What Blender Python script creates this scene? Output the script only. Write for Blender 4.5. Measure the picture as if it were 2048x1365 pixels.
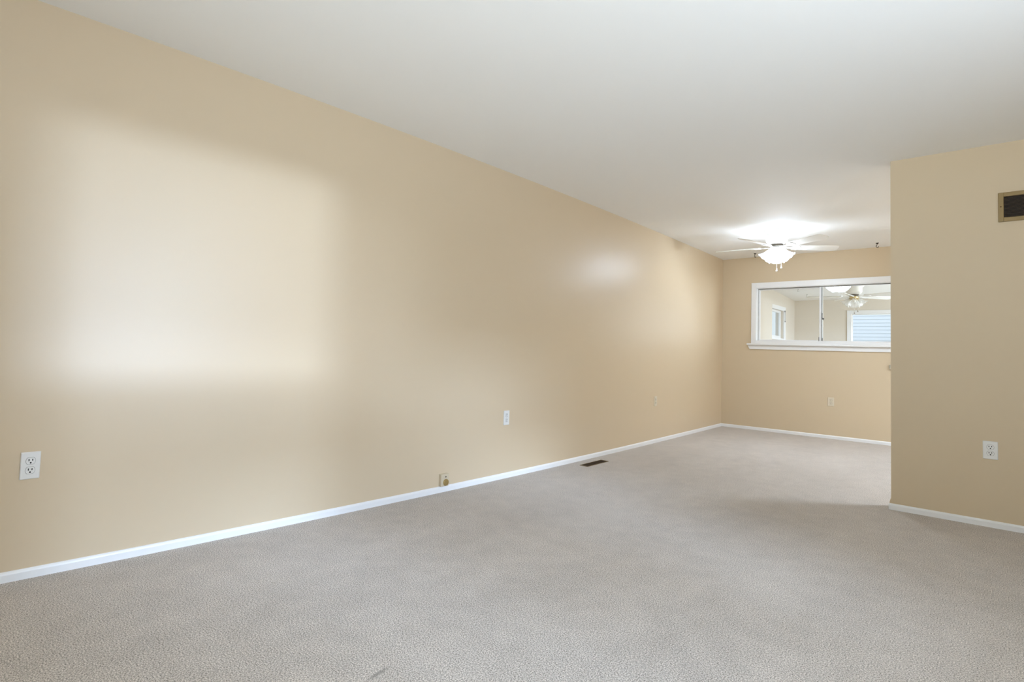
import bpy, bmesh, math, random
from mathutils import Vector, Matrix

for o in list(bpy.data.objects):
    bpy.data.objects.remove(o, do_unlink=True)
S = bpy.context.scene
COL = S.collection
PI = math.pi
R = math.radians

# ------------------------------------------------------------------ camera
F_PX = 1098.3247
cam_d = bpy.data.cameras.new('camera')
cam = bpy.data.objects.new('camera', cam_d)
COL.objects.link(cam)
cam_d.sensor_width = 36.0
cam_d.lens = F_PX / 2048 * 36.0
cam_d.shift_x = 15.85 / 2048
cam_d.shift_y = -37.67 / 2048
cam_d.clip_start = 0.05
yaw, pitch, roll = 0.724, 0.0489, 0.0323
fwd = Vector((-math.sin(yaw) * math.cos(pitch), math.cos(yaw) * math.cos(pitch), math.sin(pitch)))
rgt = Vector((math.cos(yaw), math.sin(yaw), 0))
upv = rgt.cross(fwd)
r2 = rgt * math.cos(roll) + upv * math.sin(roll)
u2 = -rgt * math.sin(roll) + upv * math.cos(roll)
m = Matrix((r2, u2, -fwd)).transposed().to_4x4()
m.translation = Vector((2.9373, -2.1689, 1.0186))
cam.matrix_world = m
S.camera = cam

# ------------------------------------------------------------------ colour management and render options
S.view_settings.view_transform = 'Standard'
S.view_settings.look = 'None'
S.view_settings.exposure = 0.18
S.view_settings.gamma = 1.0
S.view_settings.use_curve_mapping = False
S.cycles.use_denoising = True
S.cycles.max_bounces = 12
S.cycles.diffuse_bounces = 7
S.cycles.transparent_max_bounces = 24
S.cycles.sample_clamp_indirect = 0.0

# ------------------------------------------------------------------ daylight and added fill lamps
W = bpy.data.worlds.new('sky')
S.world = W
W.use_nodes = True
wb = W.node_tree.nodes['Background']
wb.inputs['Color'].default_value = (0.80, 0.90, 1.0, 1)
wb.inputs['Strength'].default_value = 1.15


def area_light(name, loc, target, sx, sy, watts, col, spread=180):
    d = bpy.data.lights.new(name, 'AREA')
    d.shape = 'RECTANGLE'
    d.size, d.size_y = sx, sy
    d.energy = watts
    d.color = col
    d.spread = R(spread)
    o = bpy.data.objects.new(name, d)
    COL.objects.link(o)
    o.location = loc
    v = Vector(target) - Vector(loc)
    o.rotation_euler = v.to_track_quat('-Z', 'Y').to_euler()
    return o


DAY = (0.90, 0.95, 1.0)
# added lamps beyond the side window, placed to shape wall and floor pools
area_light('pool_lamp_upper', (25.0, 0.25, 1.45), (5.3, -0.8, 1.4), 1.0, 0.6, 192, (0.60, 0.76, 1.0), 60)
area_light('pool_lamp_soft', (25.0, -1.4, 1.75), (5.3, -0.8, 1.4), 3.5, 1.0, 90, (0.64, 0.78, 1.0), 60)
area_light('pool_lamp_lower', (25.0, 0.2, 5.2), (5.3, -0.8, 1.4), 1.4, 1.3, 205, (0.56, 0.73, 1.0), 60)
area_light('pool_lamp_mid', (25.0, -3.2, 3.3), (5.3, -0.8, 1.4), 6.0, 2.4, 170, (0.56, 0.72, 1.0), 60)
area_light('pool_lamp_right', (25.0, -6.8, 5.4), (5.3, -0.8, 1.4), 6.0, 2.0, 420, (0.53, 0.71, 1.0), 60)
area_light('floor_fill_near', (24.0, -0.9, 8.0), (5.3, -0.8, 1.4), 4.5, 2.2, 560, (0.52, 0.71, 1.0), 60)
area_light('floor_fill_far', (24.0, -9.0, 8.0), (5.3, -0.8, 1.4), 5.0, 2.2, 560, (0.58, 0.75, 1.0), 60)
# added upward fills outside the side and front walls, brightening the ceiling
area_light('ceiling_fill_side', (5.75, -0.8, 0.75), (3.3, -0.8, 2.44), 1.6, 0.9, 200, (0.66, 0.81, 1.0), 120)
area_light('ceiling_fill_front', (3.1, -4.9, 0.35), (2.9, -1.0, 2.44), 2.2, 1.2, 168, (0.80, 0.92, 1.0), 100)
# unseen lamp added past the dining-room side wall to lift the dining light
area_light('dining_fill', (4.4, 4.3, 2.40), (4.4, 4.3, 0), 1.2, 0.6, 140, (0.65, 0.80, 1.0), 180)
# daylight at the far sunroom window, plus added fills for sunroom and siding
area_light('sunroom_side_fill', (3.55, 8.0, 1.5), (0, 8.0, 1.4), 2.4, 1.0, 56, (0.86, 0.93, 1.0), 180)
area_light('daylight_sunroom_back', (1.9, 10.35, 1.45), (1.9, 8.0, 1.3), 1.6, 0.9, 12, DAY, 180)
area_light('siding_fill', (1.8, 10.9, 4.6), (1.8, 13.5, 1.6), 4.0, 1.5, 22, (0.92, 0.96, 1.0), 180)

# ------------------------------------------------------------------ room measures
H = 2.44                      # living and dining room ceiling
YB, XS, YS = 5.9998, 2.4224, 2.5063
BACK_T = 0.14
Y0 = -3.9                     # front wall
XR = 5.2                      # living-room side wall
YF = 10.0                     # sunroom far wall
XD = 3.7                      # dining-room side wall
HB = 0.0418


def bow(y):
    s = min(1.0, max(-0.2, (y + 0.5) / (YB + 0.5)))
    return 4 * s * (1 - s) * (0.0624 - 0.0449 * (s - 0.5))


def sun_z(y):                 # the sunroom ceiling slopes gently
    return 2.2397 - 0.0455 * (y - 8.7284)


# ------------------------------------------------------------------ materials
def lin(*c):
    return tuple(((v / 255) / 12.92 if v / 255 <= 0.04045 else ((v / 255 + 0.055) / 1.055) ** 2.4) for v in c) + (1,)


def mat(name, col, rough=0.5, metal=0.0, spec=0.5, bump=None, vary=0.0, vscale=4.0, coat=0.0):
    M = bpy.data.materials.new(name)
    M.use_nodes = True
    nt = M.node_tree
    b = nt.nodes['Principled BSDF']
    b.inputs['Base Color'].default_value = col
    b.inputs['Roughness'].default_value = rough
    b.inputs['Metallic'].default_value = metal
    b.inputs['Specular IOR Level'].default_value = spec
    b.inputs['Coat Weight'].default_value = coat
    tc = nt.nodes.new('ShaderNodeTexCoord')
    if vary:
        n = nt.nodes.new('ShaderNodeTexNoise')
        n.inputs['Scale'].default_value = vscale
        n.inputs['Detail'].default_value = 3
        nt.links.new(tc.outputs['Object'], n.inputs['Vector'])
        mx = nt.nodes.new('ShaderNodeMix')
        mx.data_type = 'RGBA'
        mx.inputs[6].default_value = tuple(c * (1 - vary) for c in col[:3]) + (1,)
        mx.inputs[7].default_value = tuple(min(1, c * (1 + vary)) for c in col[:3]) + (1,)
        nt.links.new(n.outputs['Fac'], mx.inputs[0])
        nt.links.new(mx.outputs[2], b.inputs['Base Color'])
    if bump:
        n = nt.nodes.new('ShaderNodeTexNoise')
        n.inputs['Scale'].default_value = bump[0]
        n.inputs['Detail'].default_value = 4
        nt.links.new(tc.outputs['Object'], n.inputs['Vector'])
        bp = nt.nodes.new('ShaderNodeBump')
        bp.inputs['Strength'].default_value = bump[1]
        bp.inputs['Distance'].default_value = bump[2]
        nt.links.new(n.outputs['Fac'], bp.inputs['Height'])
        nt.links.new(bp.outputs['Normal'], b.inputs['Normal'])
    return M


def emit(name, col, k):
    M = bpy.data.materials.new(name)
    M.use_nodes = True
    nt = M.node_tree
    nt.nodes.clear()
    e = nt.nodes.new('ShaderNodeEmission')
    e.inputs['Color'].default_value = col
    e.inputs['Strength'].default_value = k
    o = nt.nodes.new('ShaderNodeOutputMaterial')
    nt.links.new(e.outputs[0], o.inputs['Surface'])
    return M


def glass_pane_mat(name, tint, refl=1.0):
    # thin clear glazing: straight-through view plus a Fresnel reflection
    M = bpy.data.materials.new(name)
    M.use_nodes = True
    nt = M.node_tree
    nt.nodes.clear()
    t = nt.nodes.new('ShaderNodeBsdfTransparent')
    t.inputs['Color'].default_value = tint
    g = nt.nodes.new('ShaderNodeBsdfGlossy')
    g.inputs['Roughness'].default_value = 0.0
    ge = nt.nodes.new('ShaderNodeNewGeometry')
    dt = nt.nodes.new('ShaderNodeVectorMath')
    dt.operation = 'DOT_PRODUCT'
    nt.links.new(ge.outputs['Normal'], dt.inputs[0])
    nt.links.new(ge.outputs['Incoming'], dt.inputs[1])

    def mnode(op, a, b):
        k = nt.nodes.new('ShaderNodeMath')
        k.operation = op
        for i, v in enumerate((a, b)):
            if v is None:
                continue
            if isinstance(v, (int, float)):
                k.inputs[i].default_value = v
            else:
                nt.links.new(v, k.inputs[i])
        return k.outputs[0]
    c = mnode('ABSOLUTE', dt.outputs['Value'], None)
    p5 = mnode('POWER', mnode('SUBTRACT', 1.0, c), 5.0)
    fr = mnode('MULTIPLY', mnode('ADD', mnode('MULTIPLY', p5, 0.96), 0.04), refl)
    mx = nt.nodes.new('ShaderNodeMixShader')
    o = nt.nodes.new('ShaderNodeOutputMaterial')
    nt.links.new(fr, mx.inputs[0])
    nt.links.new(t.outputs[0], mx.inputs[1])
    nt.links.new(g.outputs[0], mx.inputs[2])
    nt.links.new(mx.outputs[0], o.inputs['Surface'])
    return M


def shade_glass(name, clear, frost_col, gloss):
    # lamp-shade glass: part clear, part frosted
    M = bpy.data.materials.new(name)
    M.use_nodes = True
    nt = M.node_tree
    nt.nodes.clear()
    t = nt.nodes.new('ShaderNodeBsdfTransparent')
    t.inputs['Color'].default_value = (1, 1, 1, 1)
    tr = nt.nodes.new('ShaderNodeBsdfTranslucent')
    tr.inputs['Color'].default_value = frost_col
    df = nt.nodes.new('ShaderNodeBsdfDiffuse')
    df.inputs['Color'].default_value = frost_col
    gl = nt.nodes.new('ShaderNodeBsdfGlossy')
    gl.inputs['Roughness'].default_value = 0.1
    a = nt.nodes.new('ShaderNodeMixShader')
    a.inputs[0].default_value = 0.45
    b = nt.nodes.new('ShaderNodeMixShader')
    b.inputs[0].default_value = 1 - clear
    c = nt.nodes.new('ShaderNodeMixShader')
    c.inputs[0].default_value = gloss
    o = nt.nodes.new('ShaderNodeOutputMaterial')
    nt.links.new(tr.outputs[0], a.inputs[1])
    nt.links.new(df.outputs[0], a.inputs[2])
    nt.links.new(t.outputs[0], b.inputs[1])
    nt.links.new(a.outputs[0], b.inputs[2])
    nt.links.new(b.outputs[0], c.inputs[1])
    nt.links.new(gl.outputs[0], c.inputs[2])
    nt.links.new(c.outputs[0], o.inputs['Surface'])
    return M


def lit_shade(name, clear, col, k):
    # glass of a burning lamp: partly clear, the frosting itself glows
    M = bpy.data.materials.new(name)
    M.use_nodes = True
    nt = M.node_tree
    nt.nodes.clear()
    t = nt.nodes.new('ShaderNodeBsdfTransparent')
    e = nt.nodes.new('ShaderNodeEmission')
    e.inputs['Color'].default_value = col
    e.inputs['Strength'].default_value = k
    mx = nt.nodes.new('ShaderNodeMixShader')
    mx.inputs[0].default_value = 1 - clear
    o = nt.nodes.new('ShaderNodeOutputMaterial')
    nt.links.new(t.outputs[0], mx.inputs[1])
    nt.links.new(e.outputs[0], mx.inputs[2])
    nt.links.new(mx.outputs[0], o.inputs['Surface'])
    return M


def carpet_mat():
    M = bpy.data.materials.new('carpet')
    M.use_nodes = True
    nt = M.node_tree
    N, Lk = nt.nodes.new, nt.links.new
    b = nt.nodes['Principled BSDF']
    b.inputs['Roughness'].default_value = 0.95
    b.inputs['Specular IOR Level'].default_value = 0.1
    b.inputs['Sheen Weight'].default_value = 0.15
    tc = N('ShaderNodeTexCoord')

    def noise(scale, detail, rough=0.5, mapping=None):
        n = N('ShaderNodeTexNoise')
        n.inputs['Scale'].default_value = scale
        n.inputs['Detail'].default_value = detail
        n.inputs['Roughness'].default_value = rough
        if mapping:
            mp = N('ShaderNodeMapping')
            mp.inputs['Scale'].default_value = mapping[0]
            mp.inputs['Rotation'].default_value = (0, 0, mapping[1])
            Lk(tc.outputs['Object'], mp.inputs['Vector'])
            Lk(mp.outputs['Vector'], n.inputs['Vector'])
        else:
            Lk(tc.outputs['Object'], n.inputs['Vector'])
        return n
    fine = noise(215, 3, 0.7)
    mid = noise(9, 4, 0.6)
    nap = noise(2.2, 3, 0.55, ((1.0, 0.45, 1), R(35)))
    ramp = N('ShaderNodeValToRGB')
    ramp.color_ramp.elements[0].position = 0.36
    ramp.color_ramp.elements[0].color = lin(112, 104, 96)
    ramp.color_ramp.elements[1].position = 0.64
    ramp.color_ramp.elements[1].color = lin(232, 222, 212)
    Lk(fine.outputs['Fac'], ramp.inputs['Fac'])
    # pile brushed different ways: broad, low-contrast patches
    add = N('ShaderNodeMath'); add.operation = 'ADD'
    Lk(mid.outputs['Fac'], add.inputs[0]); Lk(nap.outputs['Fac'], add.inputs[1])
    mr = N('ShaderNodeMapRange')
    mr.inputs['From Min'].default_value = 0.7
    mr.inputs['From Max'].default_value = 1.3
    mr.inputs['To Min'].default_value = 0.88
    mr.inputs['To Max'].default_value = 1.07
    Lk(add.outputs[0], mr.inputs['Value'])
    mul = N('ShaderNodeMix'); mul.data_type = 'RGBA'; mul.blend_type = 'MULTIPLY'
    mul.inputs[0].default_value = 1.0
    Lk(ramp.outputs['Color'], mul.inputs[6]); Lk(mr.outputs['Result'], mul.inputs[7])
    # a small dark scuff in the pile
    mp = N('ShaderNodeMapping')
    mp.vector_type = 'TEXTURE'
    mp.inputs['Location'].default_value = (1.508, -1.087, 0)
    mp.inputs['Rotation'].default_value = (0, 0, R(98))
    mp.inputs['Scale'].default_value = (0.060, 0.012, 1)
    Lk(tc.outputs['Object'], mp.inputs['Vector'])
    ln = N('ShaderNodeVectorMath'); ln.operation = 'LENGTH'
    Lk(mp.outputs['Vector'], ln.inputs[0])
    sm = N('ShaderNodeMapRange')
    sm.inputs['From Min'].default_value = 0.3
    sm.inputs['From Max'].default_value = 1.0
    sm.inputs['To Min'].default_value = 0.55
    sm.inputs['To Max'].default_value = 0.0
    Lk(ln.outputs['Value'], sm.inputs['Value'])
    st = N('ShaderNodeMix'); st.data_type = 'RGBA'
    st.inputs[7].default_value = lin(112, 106, 98)
    Lk(sm.outputs['Result'], st.inputs[0])
    Lk(mul.outputs[2], st.inputs[6])
    Lk(st.outputs[2], b.inputs['Base Color'])
    bp = N('ShaderNodeBump')
    bp.inputs['Strength'].default_value = 0.3
    bp.inputs['Distance'].default_value = 0.004
    Lk(fine.outputs['Fac'], bp.inputs['Height'])
    Lk(bp.outputs['Normal'], b.inputs['Normal'])
    return M


M_WALL = mat('tan_semigloss_wall_paint', lin(207, 188, 159), 0.38, spec=0.5, bump=(30, 0.05, 0.004))
M_WALLB = mat('tan_wall_paint', lin(207, 189, 160), 0.5, spec=0.3, bump=(38, 0.05, 0.004))
M_SUNW = mat('pale_tan_wall_paint', lin(216, 207, 193), 0.6, spec=0.25)
M_CEIL = mat('white_ceiling_paint', lin(240, 239, 236), 0.75, spec=0.2, bump=(60, 0.05, 0.003))
M_TRIM = mat('white_gloss_trim_paint', lin(232, 232, 232), 0.35, spec=0.45)
M_CARPET = carpet_mat()
M_PLASTIC = mat('white_plastic', lin(226, 225, 222), 0.3, spec=0.5)
M_IVORY = mat('ivory_plastic', lin(214, 203, 182), 0.35, spec=0.5)
M_SEAM = mat('seam_grey', lin(128, 124, 118), 0.6)
M_DARK = mat('dark_slot', lin(26, 24, 22), 0.6)
M_STEEL = mat('screw_metal', lin(170, 165, 155), 0.35, metal=0.8)
M_BRASS = mat('bronze_enamel', lin(140, 117, 74), 0.42, metal=0.25, spec=0.5)
M_BRASSD = mat('brown_louver', lin(84, 66, 46), 0.5, metal=0.2)
M_BROWN = mat('dark_duct', lin(30, 22, 16), 0.8)
M_KNOB = mat('aged_brass', lin(176, 152, 100), 0.35, metal=0.6)
M_FAN = mat('white_fan_enamel', lin(235, 234, 230), 0.35, spec=0.5)
M_BLADE = mat('white_blade', lin(236, 234, 228), 0.4, spec=0.4)
M_VENT = mat('fan_vent_metal', lin(120, 112, 100), 0.4, metal=0.5)  # darker metal of the vent ring
M_GOLD = mat('polished_brass', lin(214, 192, 138), 0.3, metal=0.7)
M_HOOK = mat('dark_bronze_hook', lin(58, 48, 38), 0.4, metal=0.6)
M_HOOKW = mat('pale_grey_hook', lin(190, 190, 186), 0.4, metal=0.3)
M_GLASS = glass_pane_mat('clear_window_glass', (0.97, 0.985, 0.98, 1), 1.0)
M_GLASSO = glass_pane_mat('outer_window_glass', (0.96, 0.98, 0.99, 1), 0.8)
M_SHADEL = lit_shade('glowing_lamp_glass', 0.15, (0.71, 0.84, 1.0, 1), 17.0)
M_SHADEU = shade_glass('clear_ribbed_lamp_glass', 0.62, (0.93, 0.94, 0.93, 1), 0.10)
M_BULB = emit('lit_bulb', (0.70, 0.83, 1.0, 1), 870)
M_BULBOFF = mat('unlit_frosted_bulb', lin(238, 236, 230), 0.3)
M_SIDING = mat('pale_blue_siding', lin(236, 235, 238), 0.6)
M_SHADOWLINE = mat('grey_shadow_line', lin(120, 120, 116), 0.5)  # grey standing in for shadow lines in the sliding window


# ------------------------------------------------------------------ mesh helpers
def box(bm, x0, x1, y0, y1, z0, z1, bev=0.0, seg=2):
    g = bmesh.ops.create_cube(bm, size=1.0)
    vs = g['verts']
    bmesh.ops.scale(bm, vec=(abs(x1 - x0), abs(y1 - y0), abs(z1 - z0)), verts=vs)
    bmesh.ops.translate(bm, vec=((x0 + x1) / 2, (y0 + y1) / 2, (z0 + z1) / 2), verts=vs)
    if bev > 0:
        es = list({e for v in vs for e in v.link_edges})
        bmesh.ops.bevel(bm, geom=es, offset=bev, segments=seg, profile=0.5, affect='EDGES')


def lathe(bm, prof, seg=32, mtx=None, scallop=None):
    rings = []
    for i, (r, z) in enumerate(prof):
        ring = []
        for k in range(seg):
            a = 2 * PI * k / seg
            rr, zz = r, z
            if scallop:
                t = i / (len(prof) - 1)
                rr = r * (1 + scallop[1] * t * t * math.cos(scallop[0] * a))
                zz = z + scallop[2] * t * t * t * math.cos(scallop[0] * a)
            v = Vector((rr * math.cos(a), rr * math.sin(a), zz))
            if mtx:
                v = mtx @ v
            ring.append(bm.verts.new(v))
        rings.append(ring)
    for a, b in zip(rings, rings[1:]):
        for k in range(seg):
            bm.faces.new((a[k], a[(k + 1) % seg], b[(k + 1) % seg], b[k]))
    return rings


def cap(bm, ring):
    bm.faces.new(ring)


def tube(bm, pts, r, seg=8):
    pts = [Vector(p) for p in pts]
    rings = []
    n = len(pts)
    ref = None
    for i, p in enumerate(pts):
        t = (pts[min(i + 1, n - 1)] - pts[max(i - 1, 0)]).normalized()
        if ref is None:
            ref = t.orthogonal().normalized()
        ref = (ref - t * ref.dot(t)).normalized()
        s = t.cross(ref)
        rr = r[i] if isinstance(r, (list, tuple)) else r
        rings.append([bm.verts.new(p + ref * (rr * math.cos(2 * PI * k / seg)) + s * (rr * math.sin(2 * PI * k / seg))) for k in range(seg)])
    for a, b in zip(rings, rings[1:]):
        for k in range(seg):
            bm.faces.new((a[k], a[(k + 1) % seg], b[(k + 1) % seg], b[k]))
    cap(bm, rings[0][::-1])
    cap(bm, rings[-1])


def prism(bm, poly, z0, z1):
    lo = [bm.verts.new((x, y, z0)) for x, y in poly]
    hi = [bm.verts.new((x, y, z1)) for x, y in poly]
    n = len(poly)
    bm.faces.new(lo[::-1])
    bm.faces.new(hi)
    for k in range(n):
        bm.faces.new((lo[k], lo[(k + 1) % n], hi[(k + 1) % n], hi[k]))


def obj(name, bm, material, parent=None, smooth=False, loc=(0, 0, 0)):
    bmesh.ops.recalc_face_normals(bm, faces=bm.faces)
    me = bpy.data.meshes.new(name)
    bm.to_mesh(me)
    bm.free()
    me.materials.append(material)
    if smooth:
        for p in me.polygons:
            p.use_smooth = True
        try:
            me.set_sharp_from_angle(angle=R(35))
        except Exception:
            pass
    o = bpy.data.objects.new(name, me)
    COL.objects.link(o)
    o.location = loc
    if parent:
        o.parent = parent
    return o


def B():
    return bmesh.new()


def structure(name, bm, material):
    o = obj(name, bm, material)
    o['kind'] = 'structure'
    return o


def thing(name, label, cat, loc=(0, 0, 0), rotz=0.0, group=None):
    o = bpy.data.objects.new(name, None)
    COL.objects.link(o)
    o.empty_display_size = 0.05
    o.location = loc
    o.rotation_euler = (0, 0, rotz)
    o['label'] = label
    o['category'] = cat
    if group:
        o['group'] = group
    return o


def dup(root, label, loc, rotz):
    r = root.copy()
    COL.objects.link(r)
    r.location = loc
    r.rotation_euler = (0, 0, rotz)
    r['label'] = label
    for ch in list(root.children):
        c = ch.copy()
        COL.objects.link(c)
        c.parent = r
        for g in ch.children:
            d = g.copy()
            COL.objects.link(d)
            d.parent = c
    return r


# ------------------------------------------------------------------ room shell
bm = B()
box(bm, -0.3, XR + 0.2, Y0 - 0.2, YB + 0.02, -0.1, 0.0)
structure('floor', bm, M_CARPET)

bm = B()
box(bm, -0.3, XR + 0.2, Y0 - 0.2, YB + BACK_T, H, H + 0.1)
structure('ceiling', bm, M_CEIL)

# long left wall, very slightly bowed along its length
bm = B()
ys = [Y0 - 0.1] + [-1.8 + (YB + BACK_T + 1.8) * i / 60 for i in range(61)]
pr = []
for y in ys:
    x = bow(y)
    pr.append([bm.verts.new(v) for v in ((x, y, -0.05), (x, y, H + 0.05), (-0.22, y, H + 0.05), (-0.22, y, -0.05))])
for a, b in zip(pr, pr[1:]):
    for k in range(4):
        bm.faces.new((a[k], b[k], b[(k + 1) % 4], a[(k + 1) % 4]))
cap(bm, pr[0]); cap(bm, pr[-1][::-1])
wl = structure('wall_left', bm, M_WALL)
for p in wl.data.polygons:
    p.use_smooth = True
wl.data.set_sharp_from_angle(angle=R(30))

# back wall with the opening of the sliding window
OX0, OX1, OZ0, OZ1 = 0.472, 2.07, 1.245, 1.995
bm = B()
box(bm, -0.05, OX0, YB, YB + BACK_T, -0.05, H + 0.05)
box(bm, OX1, XR + 0.12, YB, YB + BACK_T, -0.05, H + 0.05)
box(bm, OX0, OX1, YB, YB + BACK_T, -0.05, OZ0)
box(bm, OX0, OX1, YB, YB + BACK_T, OZ1, H + 0.05)
structure('wall_back', bm, M_WALLB)

# stub wall on the right: its plaster corner kicks out a little just above the baseboard
bm = B()
TS = 0.12
prof = [(0.0, -0.010), (HB, -0.010), (0.060, -0.007), (0.078, 0.0), (H + 0.05, 0.0)]
fr = [bm.verts.new((XS + dx, YS, z if z > 0 else -0.05)) for z, dx in prof]
bk = [bm.verts.new((XS + dx, YS + TS, z if z > 0 else -0.05)) for z, dx in prof]
fr2 = [bm.verts.new((XR + 0.12, YS, z if z > 0 else -0.05)) for z, dx in prof]
bk2 = [bm.verts.new((XR + 0.12, YS + TS, z if z > 0 else -0.05)) for z, dx in prof]
for k in range(len(prof) - 1):
    bm.faces.new((fr[k], fr[k + 1], bk[k + 1], bk[k]))
    bm.faces.new((fr[k], fr2[k], fr2[k + 1], fr[k + 1]))
    bm.faces.new((bk[k], bk[k + 1], bk2[k + 1], bk2[k]))
    bm.faces.new((fr2[k], bk2[k], bk2[k + 1], fr2[k + 1]))
bm.faces.new((fr[0], bk[0], bk2[0], fr2[0]))
bm.faces.new((fr[-1], fr2[-1], bk2[-1], bk[-1]))
structure('wall_right', bm, M_WALLB)

# living-room side wall with its window, front and dining-room walls with openings added for the fill lamps
bm = B()
WY0, WY1, WZ0, WZ1 = -1.31, -0.27, 0.95, 1.87
box(bm, XR, XR + 0.12, Y0 - 0.1, WY0, -0.05, H + 0.05)
box(bm, XR, XR + 0.12, WY1, YB + BACK_T, -0.05, H + 0.05)
box(bm, XR, XR + 0.12, WY0, WY1, -0.05, WZ0)
box(bm, XR, XR + 0.12, WY0, WY1, WZ1, H + 0.05)
structure('wall_side', bm, M_WALLB)
bm = B()
box(bm, -0.1, 2.2, Y0 - 0.12, Y0, -0.05, H + 0.05)
box(bm, 3.9, XR + 0.1, Y0 - 0.12, Y0, -0.05, H + 0.05)
box(bm, 2.2, 3.9, Y0 - 0.12, Y0, -0.05, 0.7)
box(bm, 2.2, 3.9, Y0 - 0.12, Y0, 2.05, H + 0.05)
structure('wall_front', bm, M_WALLB)
bm = B()
box(bm, XD, XD + 0.12, YS + TS, 2.9, -0.05, H + 0.05)
box(bm, XD, XD + 0.12, 5.7, YB + BACK_T, -0.05, H + 0.05)
box(bm, XD, XD + 0.12, 2.9, 5.7, 2.2, H + 0.05)
structure('wall_dining', bm, M_WALLB)

# baseboards, with a small rounded top edge
def board_profile(t=0.012):
    return [(0, 0), (t, 0), (t, HB - 0.012), (t - 0.002, HB - 0.006), (t - 0.006, HB), (0, HB)]


bm = B()
pr = []
for y in [Y0] + [-1.8 + (YB + 1.8) * i / 60 for i in range(61)]:
    x = bow(y)
    pr.append([bm.verts.new((x - 0.001 + a, y, z)) for a, z in board_profile()])
n = len(pr[0])
for a, b in zip(pr, pr[1:]):
    for k in range(n):
        bm.faces.new((a[k], b[k], b[(k + 1) % n], a[(k + 1) % n]))
cap(bm, pr[0]); cap(bm, pr[-1][::-1])
structure('baseboard_left', bm, M_TRIM)


def board_x(name, x0, x1, y):
    bm = B()
    a = [bm.verts.new((x0, y + 0.001 - t, z)) for t, z in board_profile()]
    b = [bm.verts.new((x1, y + 0.001 - t, z)) for t, z in board_profile()]
    for k in range(n):
        bm.faces.new((a[k], b[k], b[(k + 1) % n], a[(k + 1) % n]))
    cap(bm, a); cap(bm, b[::-1])
    return structure(name, bm, M_TRIM)


board_x('baseboard_back', 0.0, XD, YB)
board_x('baseboard_right', XS - 0.013, XR, YS)

# sunroom behind the sliding window
bm = B()
box(bm, -0.3, 3.7, YB + 0.02, YF + 0.3, -0.1, 0.0)
structure('floor_sunroom', bm, M_CARPET)
bm = B()
ya, yb = YB + BACK_T, YF + 0.15
v = [bm.verts.new(p) for p in ((-0.3, ya, sun_z(ya)), (3.7, ya, sun_z(ya)), (3.7, yb, sun_z(yb)), (-0.3, yb, sun_z(yb)),
                                (-0.3, ya, 2.6), (3.7, ya, 2.6), (3.7, yb, 2.6), (-0.3, yb, 2.6))]
for f in ((0, 1, 2, 3), (4, 7, 6, 5), (0, 4, 5, 1), (1, 5, 6, 2), (2, 6, 7, 3), (3, 7, 4, 0)):
    bm.faces.new([v[i] for i in f])
structure('ceiling_sunroom', bm, M_CEIL)
SY0, SY1, SZ0, SZ1 = 8.35, 9.20, 1.385, 1.915
bm = B()
box(bm, -0.14, 0.055, YB + BACK_T, 8.27, -0.05, 2.5)
box(bm, -0.14, 0.0, 8.27, SY0, -0.05, 2.5)
box(bm, -0.14, 0.0, SY1, YF + 0.12, -0.05, 2.5)
box(bm, -0.14, 0.0, SY0, SY1, -0.05, SZ0)
box(bm, -0.14, 0.0, SY0, SY1, SZ1, 2.5)
structure('wall_sunroom_left', bm, M_SUNW)
FX0, FX1, FZ0, FZ1 = 0.985, 2.75, 0.95, 1.892
bm = B()
box(bm, 0.0, FX0, YF, YF + 0.12, -0.05, 2.5)
box(bm, FX1, 3.4, YF, YF + 0.12, -0.05, 2.5)
box(bm, FX0, FX1, YF, YF + 0.12, -0.05, FZ0)
box(bm, FX0, FX1, YF, YF + 0.12, FZ1, 2.5)
structure('wall_sunroom_back', bm, M_SUNW)
bm = B()
box(bm, 3.4, 3.5, YB + BACK_T, 6.7, -0.05, 2.5)
box(bm, 3.4, 3.5, 9.3, YF + 0.12, -0.05, 2.5)
box(bm, 3.4, 3.5, 6.7, 9.3, -0.05, 0.95)
box(bm, 3.4, 3.5, 6.7, 9.3, 2.0, 2.5)
structure('wall_sunroom_right', bm, M_SUNW)


# ------------------------------------------------------------------ interior sliding window in the back wall
def win_root(name):
    o = bpy.data.objects.new(name, None)
    COL.objects.link(o)
    o['kind'] = 'structure'
    return o


w1 = win_root('window_1')
CW = 0.063
YC = YB
bm = B()                                   # casing boards standing proud of the wall
box(bm, OX0 - CW, OX0, YC - 0.018, YC + 0.004, 1.213, OZ1 + CW + 0.012, 0.003)
box(bm, OX1, OX1 + CW, YC - 0.018, YC + 0.004, 1.213, OZ1 + CW + 0.012, 0.003)
box(bm, OX0 + 0.0005, OX1 - 0.0005, YC - 0.018, YC + 0.004, OZ1, OZ1 + CW + 0.012, 0.003)
box(bm, OX0 + 0.0005, OX1 - 0.0005, YC - 0.012, YC + 0.004, 1.2122, 1.2535, 0.003)
obj('window_casing', bm, M_TRIM, w1)
bm = B()                                   # stool with ears and rounded nose
box(bm, 0.358, OX1 + 0.115, YC - 0.050, YC + 0.07, 1.188, 1.2125, 0.008, 3)
obj('window_sill', bm, M_TRIM, w1)
bm = B()                                   # apron, its ends cut back
for_poly = [(0.362, 1.187), (0.392, 1.131), (OX1 + 0.08, 1.131), (OX1 + 0.11, 1.187)]
lo = [bm.verts.new((x, YC - 0.016, z)) for x, z in for_poly]
hi = [bm.verts.new((x, YC + 0.002, z)) for x, z in for_poly]
bm.faces.new(lo); bm.faces.new(hi[::-1])
for k in range(4):
    bm.faces.new((lo[k], hi[k], hi[(k + 1) % 4], lo[(k + 1) % 4]))
obj('window_apron', bm, M_TRIM, w1)
bm = B()                                   # jamb liner
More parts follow.
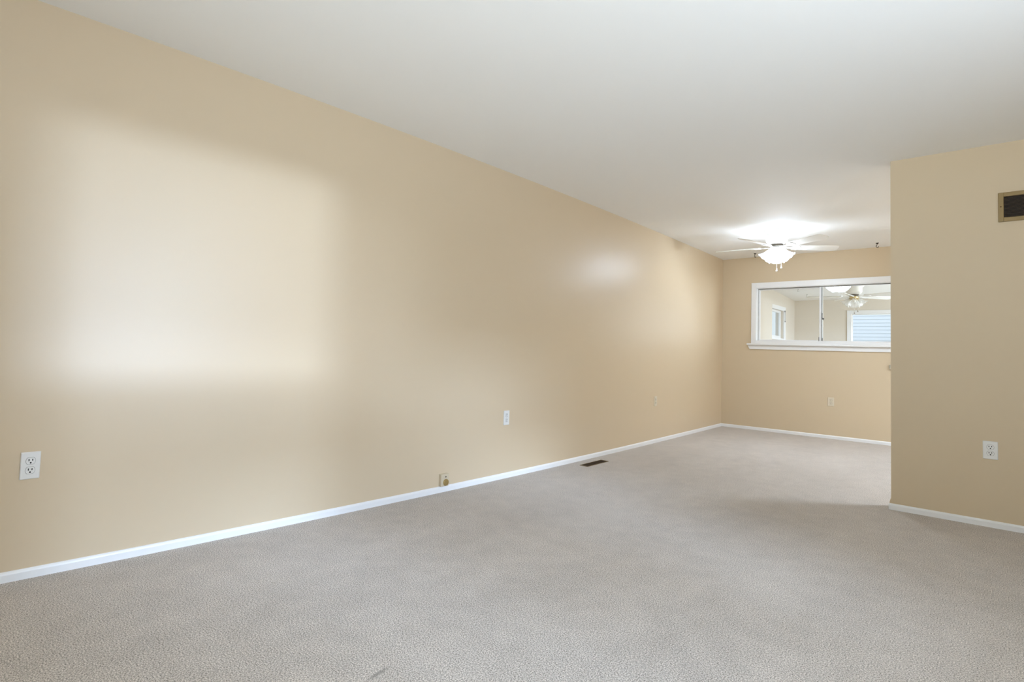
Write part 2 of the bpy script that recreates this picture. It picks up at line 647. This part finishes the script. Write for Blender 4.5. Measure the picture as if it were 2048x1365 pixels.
box(bm, OX0, OX0 + 0.006, YC - 0.004, YC + BACK_T, 1.2125, OZ1)
box(bm, OX1 - 0.006, OX1, YC - 0.004, YC + BACK_T, 1.2125, OZ1)
box(bm, OX0 + 0.006, OX1 - 0.006, YC - 0.004, YC + BACK_T, OZ1 - 0.006, OZ1)
box(bm, OX0 + 0.006, OX1 - 0.006, YC + 0.005, YC + BACK_T, 1.2125, 1.252)
obj('window_jamb', bm, M_TRIM, w1)
bm = B()                                   # grey strips at head and left jamb, shadow line put in as colour
box(bm, OX0 + 0.006, OX1 - 0.006, YC + 0.060, YC + 0.064, OZ1 - 0.014, OZ1 - 0.006)
box(bm, OX0 + 0.006, OX0 + 0.009, YC + 0.060, YC + 0.068, 1.252, OZ1 - 0.014)
obj('frame_shadow_strip', bm, M_SHADOWLINE, w1)


def sash(name, x0, x1, y, z0, z1, w, glass, parent, t=0.022, wl=None, wr=None):
    wl = w if wl is None else wl
    wr = w if wr is None else wr
    bm = B()
    box(bm, x0, x0 + wl, y, y + t, z0, z1, 0.002, 1)
    box(bm, x1 - wr, x1, y, y + t, z0, z1, 0.002, 1)
    box(bm, x0 + wl, x1 - wr, y, y + t, z0, z0 + w, 0.002, 1)
    box(bm, x0 + wl, x1 - wr, y, y + t, z1 - w, z1, 0.002, 1)
    s = obj(name, bm, M_TRIM, parent)
    bm = B()
    box(bm, x0 + wl - 0.004, x1 - wr + 0.004, y + t * 0.4, y + t * 0.4 + 0.004, z0 + w - 0.004, z1 - w + 0.004)
    obj('glass_pane', bm, glass, s)
    return s


s1 = sash('window_sash', OX0 + 0.006, 1.285, YC + 0.088, 1.252, OZ1 - 0.006, 0.018, M_GLASS, w1, wr=0.030)
s2 = sash('window_sash', 1.249, OX1 - 0.006, YC + 0.062, 1.252, OZ1 - 0.006, 0.012, M_GLASS, w1, wl=0.026, wr=0.014)
bm = B()                                   # grey strip putting the gap's shadow into colour on the meeting stile
box(bm, 1.2755, 1.2815, YC + 0.056, YC + 0.0615, 1.262, OZ1 - 0.02)
obj('gap_shadow_strip', bm, M_SHADOWLINE, s2)
bm = B()                                   # latch half way up
box(bm, 1.280, 1.290, YC + 0.050, YC + 0.062, 1.560, 1.630, 0.002)
box(bm, 1.288, 1.310, YC + 0.042, YC + 0.052, 1.545, 1.565, 0.002)
tube(bm, [(1.300, YC + 0.046, 1.553), (1.300, YC + 0.030, 1.548), (1.306, YC + 0.024, 1.535)], 0.004, 8)
obj('window_latch', bm, mat('grey_latch_metal', lin(105, 102, 96), 0.35, metal=0.6), s2)
bm = B()                                   # small stops at the foot of the meeting stile
box(bm, 1.243, 1.249, YC + 0.052, YC + 0.062, 1.256, 1.312, 0.001)
box(bm, 1.284, 1.292, YC + 0.052, YC + 0.062, 1.262, 1.300, 0.001)
obj('window_stop', bm, mat('dark_grey_stop', lin(110, 108, 104), 0.5), s2)

# ------------------------------------------------------------------ sunroom windows
w2 = win_root('window_2')
bm = B()
box(bm, -0.004, 0.016, SY1, SY1 + 0.10, SZ0 - 0.10, SZ1 + 0.075, 0.003)
box(bm, -0.004, 0.016, SY0 - 0.07, SY0, SZ0 - 0.10, SZ1 + 0.075, 0.003)
box(bm, -0.004, 0.016, SY0, SY1, SZ1, SZ1 + 0.075, 0.003)
box(bm, -0.004, 0.030, SY0, SY1, SZ0 - 0.03, SZ0, 0.003)
obj('window_casing', bm, M_TRIM, w2)
bm = B()
for a in ((SY0, SY0 + 0.05, SZ0, SZ1), (SY1 - 0.05, SY1, SZ0, SZ1), (SY0 + 0.05, SY1 - 0.05, SZ0, SZ0 + 0.05), (SY0 + 0.05, SY1 - 0.05, SZ1 - 0.04, SZ1)):
    box(bm, -0.075, -0.045, *a, 0.003)
sb = obj('window_sash', bm, M_TRIM, w2)
bm = B()
box(bm, -0.064, -0.060, SY0 + 0.046, SY1 - 0.046, SZ0 + 0.046, SZ1 - 0.036)
obj('glass_pane', bm, M_GLASSO, sb)
bm = B()
tube(bm, [(0.024, SY1 + 0.02, 1.90), (0.024, SY1 + 0.02, 1.72)], 0.003, 6)
box(bm, 0.014, 0.03, SY1 + 0.01, SY1 + 0.03, 1.895, 1.925, 0.003)
lathe(bm, [(0.0005, 0.0), (0.008, 0.006), (0.008, 0.025), (0.0005, 0.034)], 10, Matrix.Translation((0.024, SY1 + 0.02, 1.70)))
obj('blind_cord', bm, mat('grey_cord', lin(120, 116, 108), 0.5), w2)

w3 = win_root('window_3')
bm = B()
CB = 0.072
box(bm, FX0 - CB, FX0, YF - 0.018, YF + 0.004, FZ0 - 0.03, FZ1 + CB, 0.004)
box(bm, FX1, FX1 + CB, YF - 0.018, YF + 0.004, FZ0 - 0.03, FZ1 + CB, 0.004)
box(bm, FX0 + 0.0005, FX1 - 0.0005, YF - 0.018, YF + 0.004, FZ1, FZ1 + CB, 0.004)
box(bm, FX0 + 0.0005, FX1 - 0.0005, YF - 0.030, YF + 0.004, FZ0 - 0.03, FZ0, 0.004)
obj('window_casing', bm, M_TRIM, w3)
bm = B()
for a in ((FX0, FX0 + 0.012, FZ0, FZ1), (FX1 - 0.012, FX1, FZ0, FZ1), (FX0 + 0.012, FX1 - 0.012, FZ0, FZ0 + 0.02), (FX0 + 0.012, FX1 - 0.012, FZ1 - 0.012, FZ1)):
    box(bm, a[0], a[1], YF + 0.03, YF + 0.055, a[2], a[3], 0.002, 1)
sb = obj('window_sash', bm, M_TRIM, w3)
bm = B()
box(bm, FX0 + 0.01, FX1 - 0.01, YF + 0.040, YF + 0.044, FZ0 + 0.018, FZ1 - 0.010)
obj('glass_pane', bm, M_GLASSO, sb)

# side window of the living room (unseen, lets the daylight in)
w4 = win_root('window_4')
bm = B()
for a in ((WY0 - 0.06, WY0, WZ0 - 0.06, WZ1 + 0.06), (WY1, WY1 + 0.06, WZ0 - 0.06, WZ1 + 0.06), (WY0, WY1, WZ1, WZ1 + 0.06), (WY0, WY1, WZ0 - 0.06, WZ0)):
    box(bm, XR - 0.018, XR + 0.004, *a, 0.003)
obj('window_casing', bm, M_TRIM, w4)

# neighbouring house with lap siding beyond the far window
bm = B()
nh = 40
for k in range(nh):
    z0 = 0.0 + k * 0.084
    v = [bm.verts.new(p) for p in ((0.05, 13.50, z0), (5.5, 13.50, z0), (5.5, 13.514, z0 + 0.084), (0.05, 13.514, z0 + 0.084),
                                    (0.05, 13.53, z0), (5.5, 13.53, z0), (5.5, 13.53, z0 + 0.084), (0.05, 13.53, z0 + 0.084))]
    for f in ((0, 1, 2, 3), (4, 7, 6, 5), (0, 4, 5, 1), (1, 5, 6, 2), (2, 6, 7, 3), (3, 7, 4, 0)):
        bm.faces.new([v[i] for i in f])
nb = obj('neighbour_house_wall', bm, M_SIDING)
nb['label'] = 'pale blue lap-sided house wall outside the far sunroom window'
nb['category'] = 'house'
bm = B()
box(bm, -12, 14, 10.6, 30, -0.4, -0.3)
gl = structure('ground', bm, mat('lawn', lin(120, 130, 100), 0.9, vary=0.2, vscale=3))


# ------------------------------------------------------------------ ceiling fans
def make_fan(label, loc, a0, lit, lights_at, group, drop=0.0):
    t = thing('ceiling_fan', label, 'ceiling fan', loc, 0, group)
    bm = B()
    rs = lathe(bm, [(0.02, drop), (0.136, drop), (0.140, -0.010), (0.136, -0.020), (0.127, -0.024), (0.124, -0.034), (0.114, -0.040),
                    (0.112, -0.050), (0.112, -0.100), (0.109, -0.116), (0.098, -0.134), (0.080, -0.146), (0.064, -0.150)], 48)
    cap(bm, rs[0][::-1]); cap(bm, rs[-1])
    obj('motor_housing', bm, M_FAN, t, True)
    bm = B()
    rs = lathe(bm, [(0.050, -0.148), (0.066, -0.150), (0.068, -0.158), (0.060, -0.162), (0.060, -0.168), (0.070, -0.171), (0.070, -0.177), (0.050, -0.182)], 40)
    cap(bm, rs[0][::-1]); cap(bm, rs[-1])
    obj('rotor_ring', bm, M_VENT, t, True)
    zb = -0.182
    for k in range(5):
        a = R(a0 + 72 * k)
        rm = Matrix.Rotation(a, 4, 'Z') @ Matrix.Translation((0, 0, zb))
        # blade outline (local +x outward), rounded corners at the tip
        pts = []
        r0, r1, wa, wb, rc = 0.185, 0.662, 0.054, 0.068, 0.045
        pts += [(r0, -wa), (r0 - 0.012, -wa * 0.55), (r0 - 0.012, wa * 0.55), (r0, wa)]
        for i in range(7):
            q = PI / 2 - i * (PI / 2) / 6
            pts.append((r1 - rc + rc * math.cos(q), wb - rc + rc * math.sin(q)))
        for i in range(7):
            q = -i * (PI / 2) / 6
            pts.append((r1 - rc + rc * math.cos(q), -wb + rc + rc * math.sin(q)))
        bm = B()
        prism(bm, pts[::-1], -0.003, 0.003)
        # sign of pitch: the clockwise edge rides high
        bmesh.ops.transform(bm, matrix=Matrix.Rotation(a, 4, 'Z') @ Matrix.Translation((0, 0, zb)) @ Matrix.Rotation(R(-13), 4, 'X'), verts=bm.verts)
        bl = obj('fan_blade', bm, M_BLADE, t)
        bm = B()
        arm = [(0.060, 0.016), (0.110, 0.010), (0.150, 0.012), (0.185, 0.040), (0.225, 0.046), (0.250, 0.030), (0.262, 0.0)]
        poly = [(x, w) for x, w in arm] + [(x, -w) for x, w in arm[::-1][1:]]
        prism(bm, poly[::-1], -0.009, -0.0032)
        bmesh.ops.transform(bm, matrix=Matrix.Rotation(a, 4, 'Z') @ Matrix.Translation((0, 0, zb)) @ Matrix.Rotation(R(-13), 4, 'X'), verts=bm.verts)
        obj('blade_bracket', bm, M_FAN, bl)
    bm = B()
    rs = lathe(bm, [(0.050, -0.180), (0.062, -0.186), (0.064, -0.200), (0.058, -0.214), (0.044, -0.226), (0.030, -0.236), (0.022, -0.250), (0.012, -0.258)], 32)
    cap(bm, rs[0][::-1]); cap(bm, rs[-1])
    obj('light_fitter', bm, M_FAN if lit else M_GOLD, t, True)
    for a in lights_at:
        rot = Matrix.Rotation(R(a), 4, 'Z') @ Matrix.Translation((0.040, 0, -0.212)) @ Matrix.Rotation(R(-42), 4, 'Y')
        bm = B()          # short arm and socket
        rs = lathe(bm, [(0.010, 0.012), (0.016, 0.0), (0.022, -0.010), (0.023, -0.030), (0.018, -0.032)], 20, rot)
        cap(bm, rs[0]); cap(bm, rs[-1])
        sk = obj('lamp_socket', bm, M_FAN if lit else M_GOLD, t, True)
        bm = B()          # tulip shade with ruffled lip
        prof = [(0.023, -0.012), (0.030, -0.024), (0.037, -0.040), (0.041, -0.058), (0.046, -0.080), (0.054, -0.101), (0.066, -0.119), (0.077, -0.130)]
        lathe(bm, prof, 48, rot, (8, 0.035, 0.004))
        obj('lamp_shade', bm, M_SHADEL if lit else M_SHADEU, t, True)
        bm = B()
        prof = [(0.010, -0.032), (0.012, -0.040), (0.018, -0.054), (0.022, -0.068), (0.020, -0.082), (0.012, -0.092), (0.001, -0.096)]
        rs = lathe(bm, prof, 20, rot)
        cap(bm, rs[0])
        obj('light_bulb', bm, M_BULB if lit else M_BULBOFF, t, True)
    cm = M_FAN if lit else M_STEEL
    for (dx, dy, z1) in ((0.010, -0.030, -0.462), (0.052, -0.014, -0.432)):
        bm = B()
        tube(bm, [(dx * 0.6, dy * 0.6, -0.25), (dx, dy, -0.29), (dx, dy, z1 + 0.03)], 0.0022, 6)
        rs = lathe(bm, [(0.003, 0.034), (0.005, 0.022), (0.009, 0.010), (0.0095, 0.004), (0.004, 0.0)], 12, Matrix.Translation((dx, dy, z1)))
        cap(bm, rs[0]); cap(bm, rs[-1])
        obj('pull_chain', bm, cm, t, True)
    return t


make_fan('white five-blade ceiling fan with lit glass shades in front of the sliding window',
         (1.165, 4.40, H), -105, True, (-75, 15, 105, 195), 'white ceiling fans')
make_fan('white ceiling fan with unlit clear tulip shades seen through the sliding window',
         (1.335, 8.03, sun_z(8.03) - 0.055), 192, False, (-80, 10, 100, 190), 'white ceiling fans', 0.06)


# ------------------------------------------------------------------ ceiling hooks
def make_hook(label, loc, rotz, material, group, k=1.0):
    t = thing('ceiling_hook', label, 'ceiling hook', loc, rotz, group)
    bm = B()
    rs = lathe(bm, [(0.0165 * k, 0.001), (0.0165 * k, -0.002), (0.012 * k, -0.007 * k), (0.004 * k, -0.014 * k)], 20)
    cap(bm, rs[0]); cap(bm, rs[-1])
    obj('hook_base', bm, material, t, True)
    bm = B()
    pts = [(0, 0, -0.012 * k), (-0.004 * k, 0, -0.022 * k)]
    for i in range(13):
        q = R(120 + i * 20)
        pts.append((0.002 * k + 0.014 * k * math.cos(q), 0, -0.040 * k + 0.014 * k * math.sin(q)))
    tube(bm, pts, [0.0032 * k] * (len(pts) - 1) + [0.0038 * k], 8)
    obj('hook_wire', bm, material, t, True)
    return t


make_hook('dark bronze ceiling hook left of the lit ceiling fan', (0.542, 5.69, H), R(75), M_HOOK, 'dark ceiling hooks', 1.0)
make_hook('dark bronze ceiling hook at right, above the sliding window', (1.940, 5.69, H), R(40), M_HOOK, 'dark ceiling hooks', 1.05)
for lab, (x, y) in (('pale grey sunroom ceiling hook, the left one through the window', (0.42, 8.49)),
                    ('pale grey sunroom ceiling hook, the right one nearer the fan blade', (0.40, 9.21))):
    make_hook(lab, (x, y, sun_z(y) + 0.002), R(40), M_HOOKW, 'pale sunroom ceiling hooks', 1.0)


# ------------------------------------------------------------------ electrical outlets (built facing +x, then turned)
def rounded(w, h, r, n=5):
    p = []
    for cx, cy, a in ((w - r, h - r, 0), (-w + r, h - r, 90), (-w + r, -h + r, 180), (w - r, -h + r, 270)):
        for i in range(n + 1):
            q = R(a + 90 * i / n)
            p.append((cx + r * math.cos(q), cy + r * math.sin(q)))
    return p


def face_prism(bm, poly, x0, x1, oy=0.0, oz=0.0):
    lo = [bm.verts.new((x0, y + oy, z + oz)) for y, z in poly]
    hi = [bm.verts.new((x1, y + oy, z + oz)) for y, z in poly]
    k = len(poly)
    bm.faces.new(lo[::-1]); bm.faces.new(hi)
    for i in range(k):
        bm.faces.new((lo[i], lo[(i + 1) % k], hi[(i + 1) % k], hi[i]))


def make_outlet(label, loc, rotz, plate, face, slots=1.0):
    t = thing('power_outlet', label, 'power outlet', loc, rotz, 'duplex wall outlets')
    bm = B()
    lo = rounded(0.0365, 0.0565, 0.003)
    hi = rounded(0.0335, 0.0535, 0.003)
    a = [bm.verts.new((-0.001, y, z)) for y, z in lo]
    b = [bm.verts.new((0.003, y, z)) for y, z in lo]
    c = [bm.verts.new((0.006, y, z)) for y, z in hi]
    k = len(lo)
    for u, w in ((a, b), (b, c)):
        for i in range(k):
            bm.faces.new((u[i], u[(i + 1) % k], w[(i + 1) % k], w[i]))
    bm.faces.new(c); bm.faces.new(a[::-1])
    obj('cover_plate', bm, plate, t)
    for s in (1, -1):
        oz = s * 0.0195
        bm = B()
        ring = []
        for i in range(32):
            q = 2 * PI * i / 32
            ring.append((0.0172 * math.cos(q), max(-0.0138, min(0.0138, 0.0172 * math.sin(q)))))
        ring0 = list(ring)
        face_prism(bm, ring, 0.005, 0.0078, 0, oz)
        rc = obj('receptacle', bm, face, t)
        bm = B()
        w = 0.0014 * slots
        box(bm, 0.0074, 0.0082, -0.0066 - w, -0.0066 + w, oz - 0.0005, oz + 0.0088)
        box(bm, 0.0074, 0.0082, 0.0066 - w, 0.0066 + w, oz + 0.0005, oz + 0.0080)
        ring = [(0.0026 * slots * math.cos(2 * PI * i / 16), 0.0026 * slots * math.sin(2 * PI * i / 16)) for i in range(16)]
        face_prism(bm, ring, 0.0074, 0.0082, 0, oz - 0.0075)
        obj('slots', bm, M_DARK, rc)
        bm = B()
        face_prism(bm, [(1.07 * y, 1.08 * z) for y, z in ring0], 0.005, 0.00625, 0, oz)
        obj('receptacle_seam', bm, M_SEAM, rc)
    bm = B()
    ring = [(0.003 * math.cos(2 * PI * i / 16), 0.003 * math.sin(2 * PI * i / 16)) for i in range(16)]
    face_prism(bm, ring, 0.0055, 0.0068)
    obj('screw', bm, plate, t)
    return t


def wall_rot(y):              # the left wall's own direction at y
    return -math.atan2(bow(y + 0.05) - bow(y - 0.05), 0.1)


def on_left(y):
    return bow(y)


o1 = make_outlet('white duplex outlet at far left, low on the long left wall', (on_left(-1.724), -1.724, 0.467), wall_rot(-1.9), M_PLASTIC, M_PLASTIC, 1.35)
o2 = dup(o1, 'white duplex outlet in the middle of the long left wall', (on_left(1.153), 1.153, 0.474), wall_rot(1.153))
o3 = make_outlet('small ivory outlet on the left wall nearest the back corner', (on_left(3.772), 3.772, 0.476), wall_rot(3.772), M_IVORY, M_IVORY, 1.2)
o4 = dup(o3, 'ivory outlet on the back wall below the sliding window', (1.3985, YB, 0.473), R(-90))
o5 = dup(o1, 'white duplex outlet on the right stub wall below the bronze vent', (2.939, YS, 0.479), R(-90))

for o in (o1, o2):
    o.scale = (1, 0.89, 1)            # narrow plates
o5.scale = (1, 1, 1)

# ------------------------------------------------------------------ small box with knob above the left baseboard
t = thing('wall_jack', 'small beige wall box with round brass knob just above left baseboard', 'wall jack', (on_left(0.508), 0.508, 0.0), wall_rot(0.508))
bm = B()
box(bm, -0.002, 0.026, -0.036, 0.036, 0.0430, 0.1285, 0.004, 3)
obj('jack_body', bm, mat('beige_jack_plastic', lin(200, 186, 160), 0.35), t)
bm = B()
rs = lathe(bm, [(0.0235, 0.0), (0.0235, 0.006), (0.020, 0.010), (0.004, 0.011)], 28, Matrix.Translation((0.026, 0.006, 0.070)) @ Matrix.Rotation(R(90), 4, 'Y'))
cap(bm, rs[0]); cap(bm, rs[-1])
obj('knob', bm, M_KNOB, t, True)
bm = B()
rs = lathe(bm, [(0.0045, 0.0), (0.0045, 0.002), (0.001, 0.003)], 14, Matrix.Translation((0.0255, 0.006, 0.108)) @ Matrix.Rotation(R(90), 4, 'Y'))
cap(bm, rs[0]); cap(bm, rs[-1])
obj('screw', bm, M_BROWN, t)

# ------------------------------------------------------------------ small box on the back wall beside the stub wall
bm = B()
box(bm, 2.022, 2.092, YB - 0.022, YB + 0.002, 0.922, 0.978, 0.004, 3)
o = obj('wall_box', bm, mat('taupe_plastic', lin(176, 166, 146), 0.4))
o['label'] = 'small taupe box on the back wall at the stub wall edge'
o['category'] = 'wall box'

# ------------------------------------------------------------------ floor register
t = thing('floor_register', 'dark bronze floor vent set in the carpet beside left baseboard', 'floor vent', (0.221, 2.215, 0.0))
HX, HY = 0.0425, 0.180
bm = B()
FW = 0.006
box(bm, -HX, -HX + FW, -HY, HY, -0.003, 0.004, 0.0015)
box(bm, HX - FW, HX, -HY, HY, -0.003, 0.004, 0.0015)
box(bm, -HX + FW, HX - FW, -HY, -HY + 0.012, -0.003, 0.004, 0.0015)
box(bm, -HX + FW, HX - FW, HY - 0.012, HY, -0.003, 0.004, 0.0015)
obj('register_frame', bm, mat('dark_bronze_enamel', lin(112, 92, 58), 0.4, metal=0.3), t)
bm = B()
box(bm, -HX + FW, HX - FW, -HY + 0.012, HY - 0.012, -0.002, 0.001)
obj('duct_opening', bm, M_BROWN, t)
bm = B()
for i in range(22):
    y = -HY + 0.028 + i * (2 * HY - 0.056) / 21
    box(bm, -HX + FW, HX - FW, y - 0.0012, y + 0.0012, 0.001, 0.003)
obj('louvers', bm, M_BRASSD, t)

# ------------------------------------------------------------------ return-air grille on the stub wall
t = thing('wall_register', 'bronze louvered air vent high on the right stub wall', 'wall vent', (3.24, YS, 2.0225))
GX, GZ, BR = 0.251, 0.0935, 0.0265
bm = B()
for a in ((-GX, -GX + BR, -GZ, GZ), (GX - BR, GX, -GZ, GZ)):
    box(bm, a[0], a[1], -0.010, 0.001, a[2], a[3], 0.0025)
for a in ((-GX + BR, GX - BR, GZ - BR, GZ), (-GX + BR, GX - BR, -GZ, -GZ + BR)):
    box(bm, a[0] - 0.001, a[1] + 0.001, -0.010, 0.001, a[2], a[3], 0.0025)
obj('register_frame', bm, M_BRASS, t)
bm = B()
box(bm, -GX + BR, GX - BR, -0.0012, 0.001, -GZ + BR, GZ - BR)
obj('duct_opening', bm, M_BROWN, t)
bm = B()
for i in range(16):
    z = -GZ + BR + 0.004 + i * (2 * (GZ - BR) - 0.008) / 15
    v = [bm.verts.new(p) for p in ((-GX + BR, -0.008, z - 0.0005), (GX - BR, -0.008, z - 0.0005), (GX - BR, -0.0015, z + 0.003), (-GX + BR, -0.0015, z + 0.003),
                                    (-GX + BR, -0.008, z + 0.0008), (GX - BR, -0.008, z + 0.0008), (GX - BR, -0.0015, z + 0.0042), (-GX + BR, -0.0015, z + 0.0042))]
    for f in ((0, 1, 2, 3), (4, 7, 6, 5), (0, 4, 5, 1), (1, 5, 6, 2), (2, 6, 7, 3), (3, 7, 4, 0)):
        bm.faces.new([v[j] for j in f])
obj('louvers', bm, M_BRASSD, t)
bm = B()
for i in range(2):
    box(bm, -GX + BR + 0.0135 + i * 0.0025, -GX + BR + 0.0145 + i * 0.0025, -0.0075, -0.001, -GZ + BR, GZ - BR)
obj('damper_edge', bm, M_BROWN, t)
for sx in (-1, 1):
    bm = B()
    rs = lathe(bm, [(0.0038, 0.0), (0.0038, 0.002), (0.001, 0.003)], 14, Matrix.Translation((sx * (GX - 0.0125), -0.0098, 0.003)) @ Matrix.Rotation(R(90), 4, 'X'))
    cap(bm, rs[0]); cap(bm, rs[-1])
    obj('screw', bm, mat('rusty_screw', lin(88, 58, 26), 0.5, metal=0.4), t)
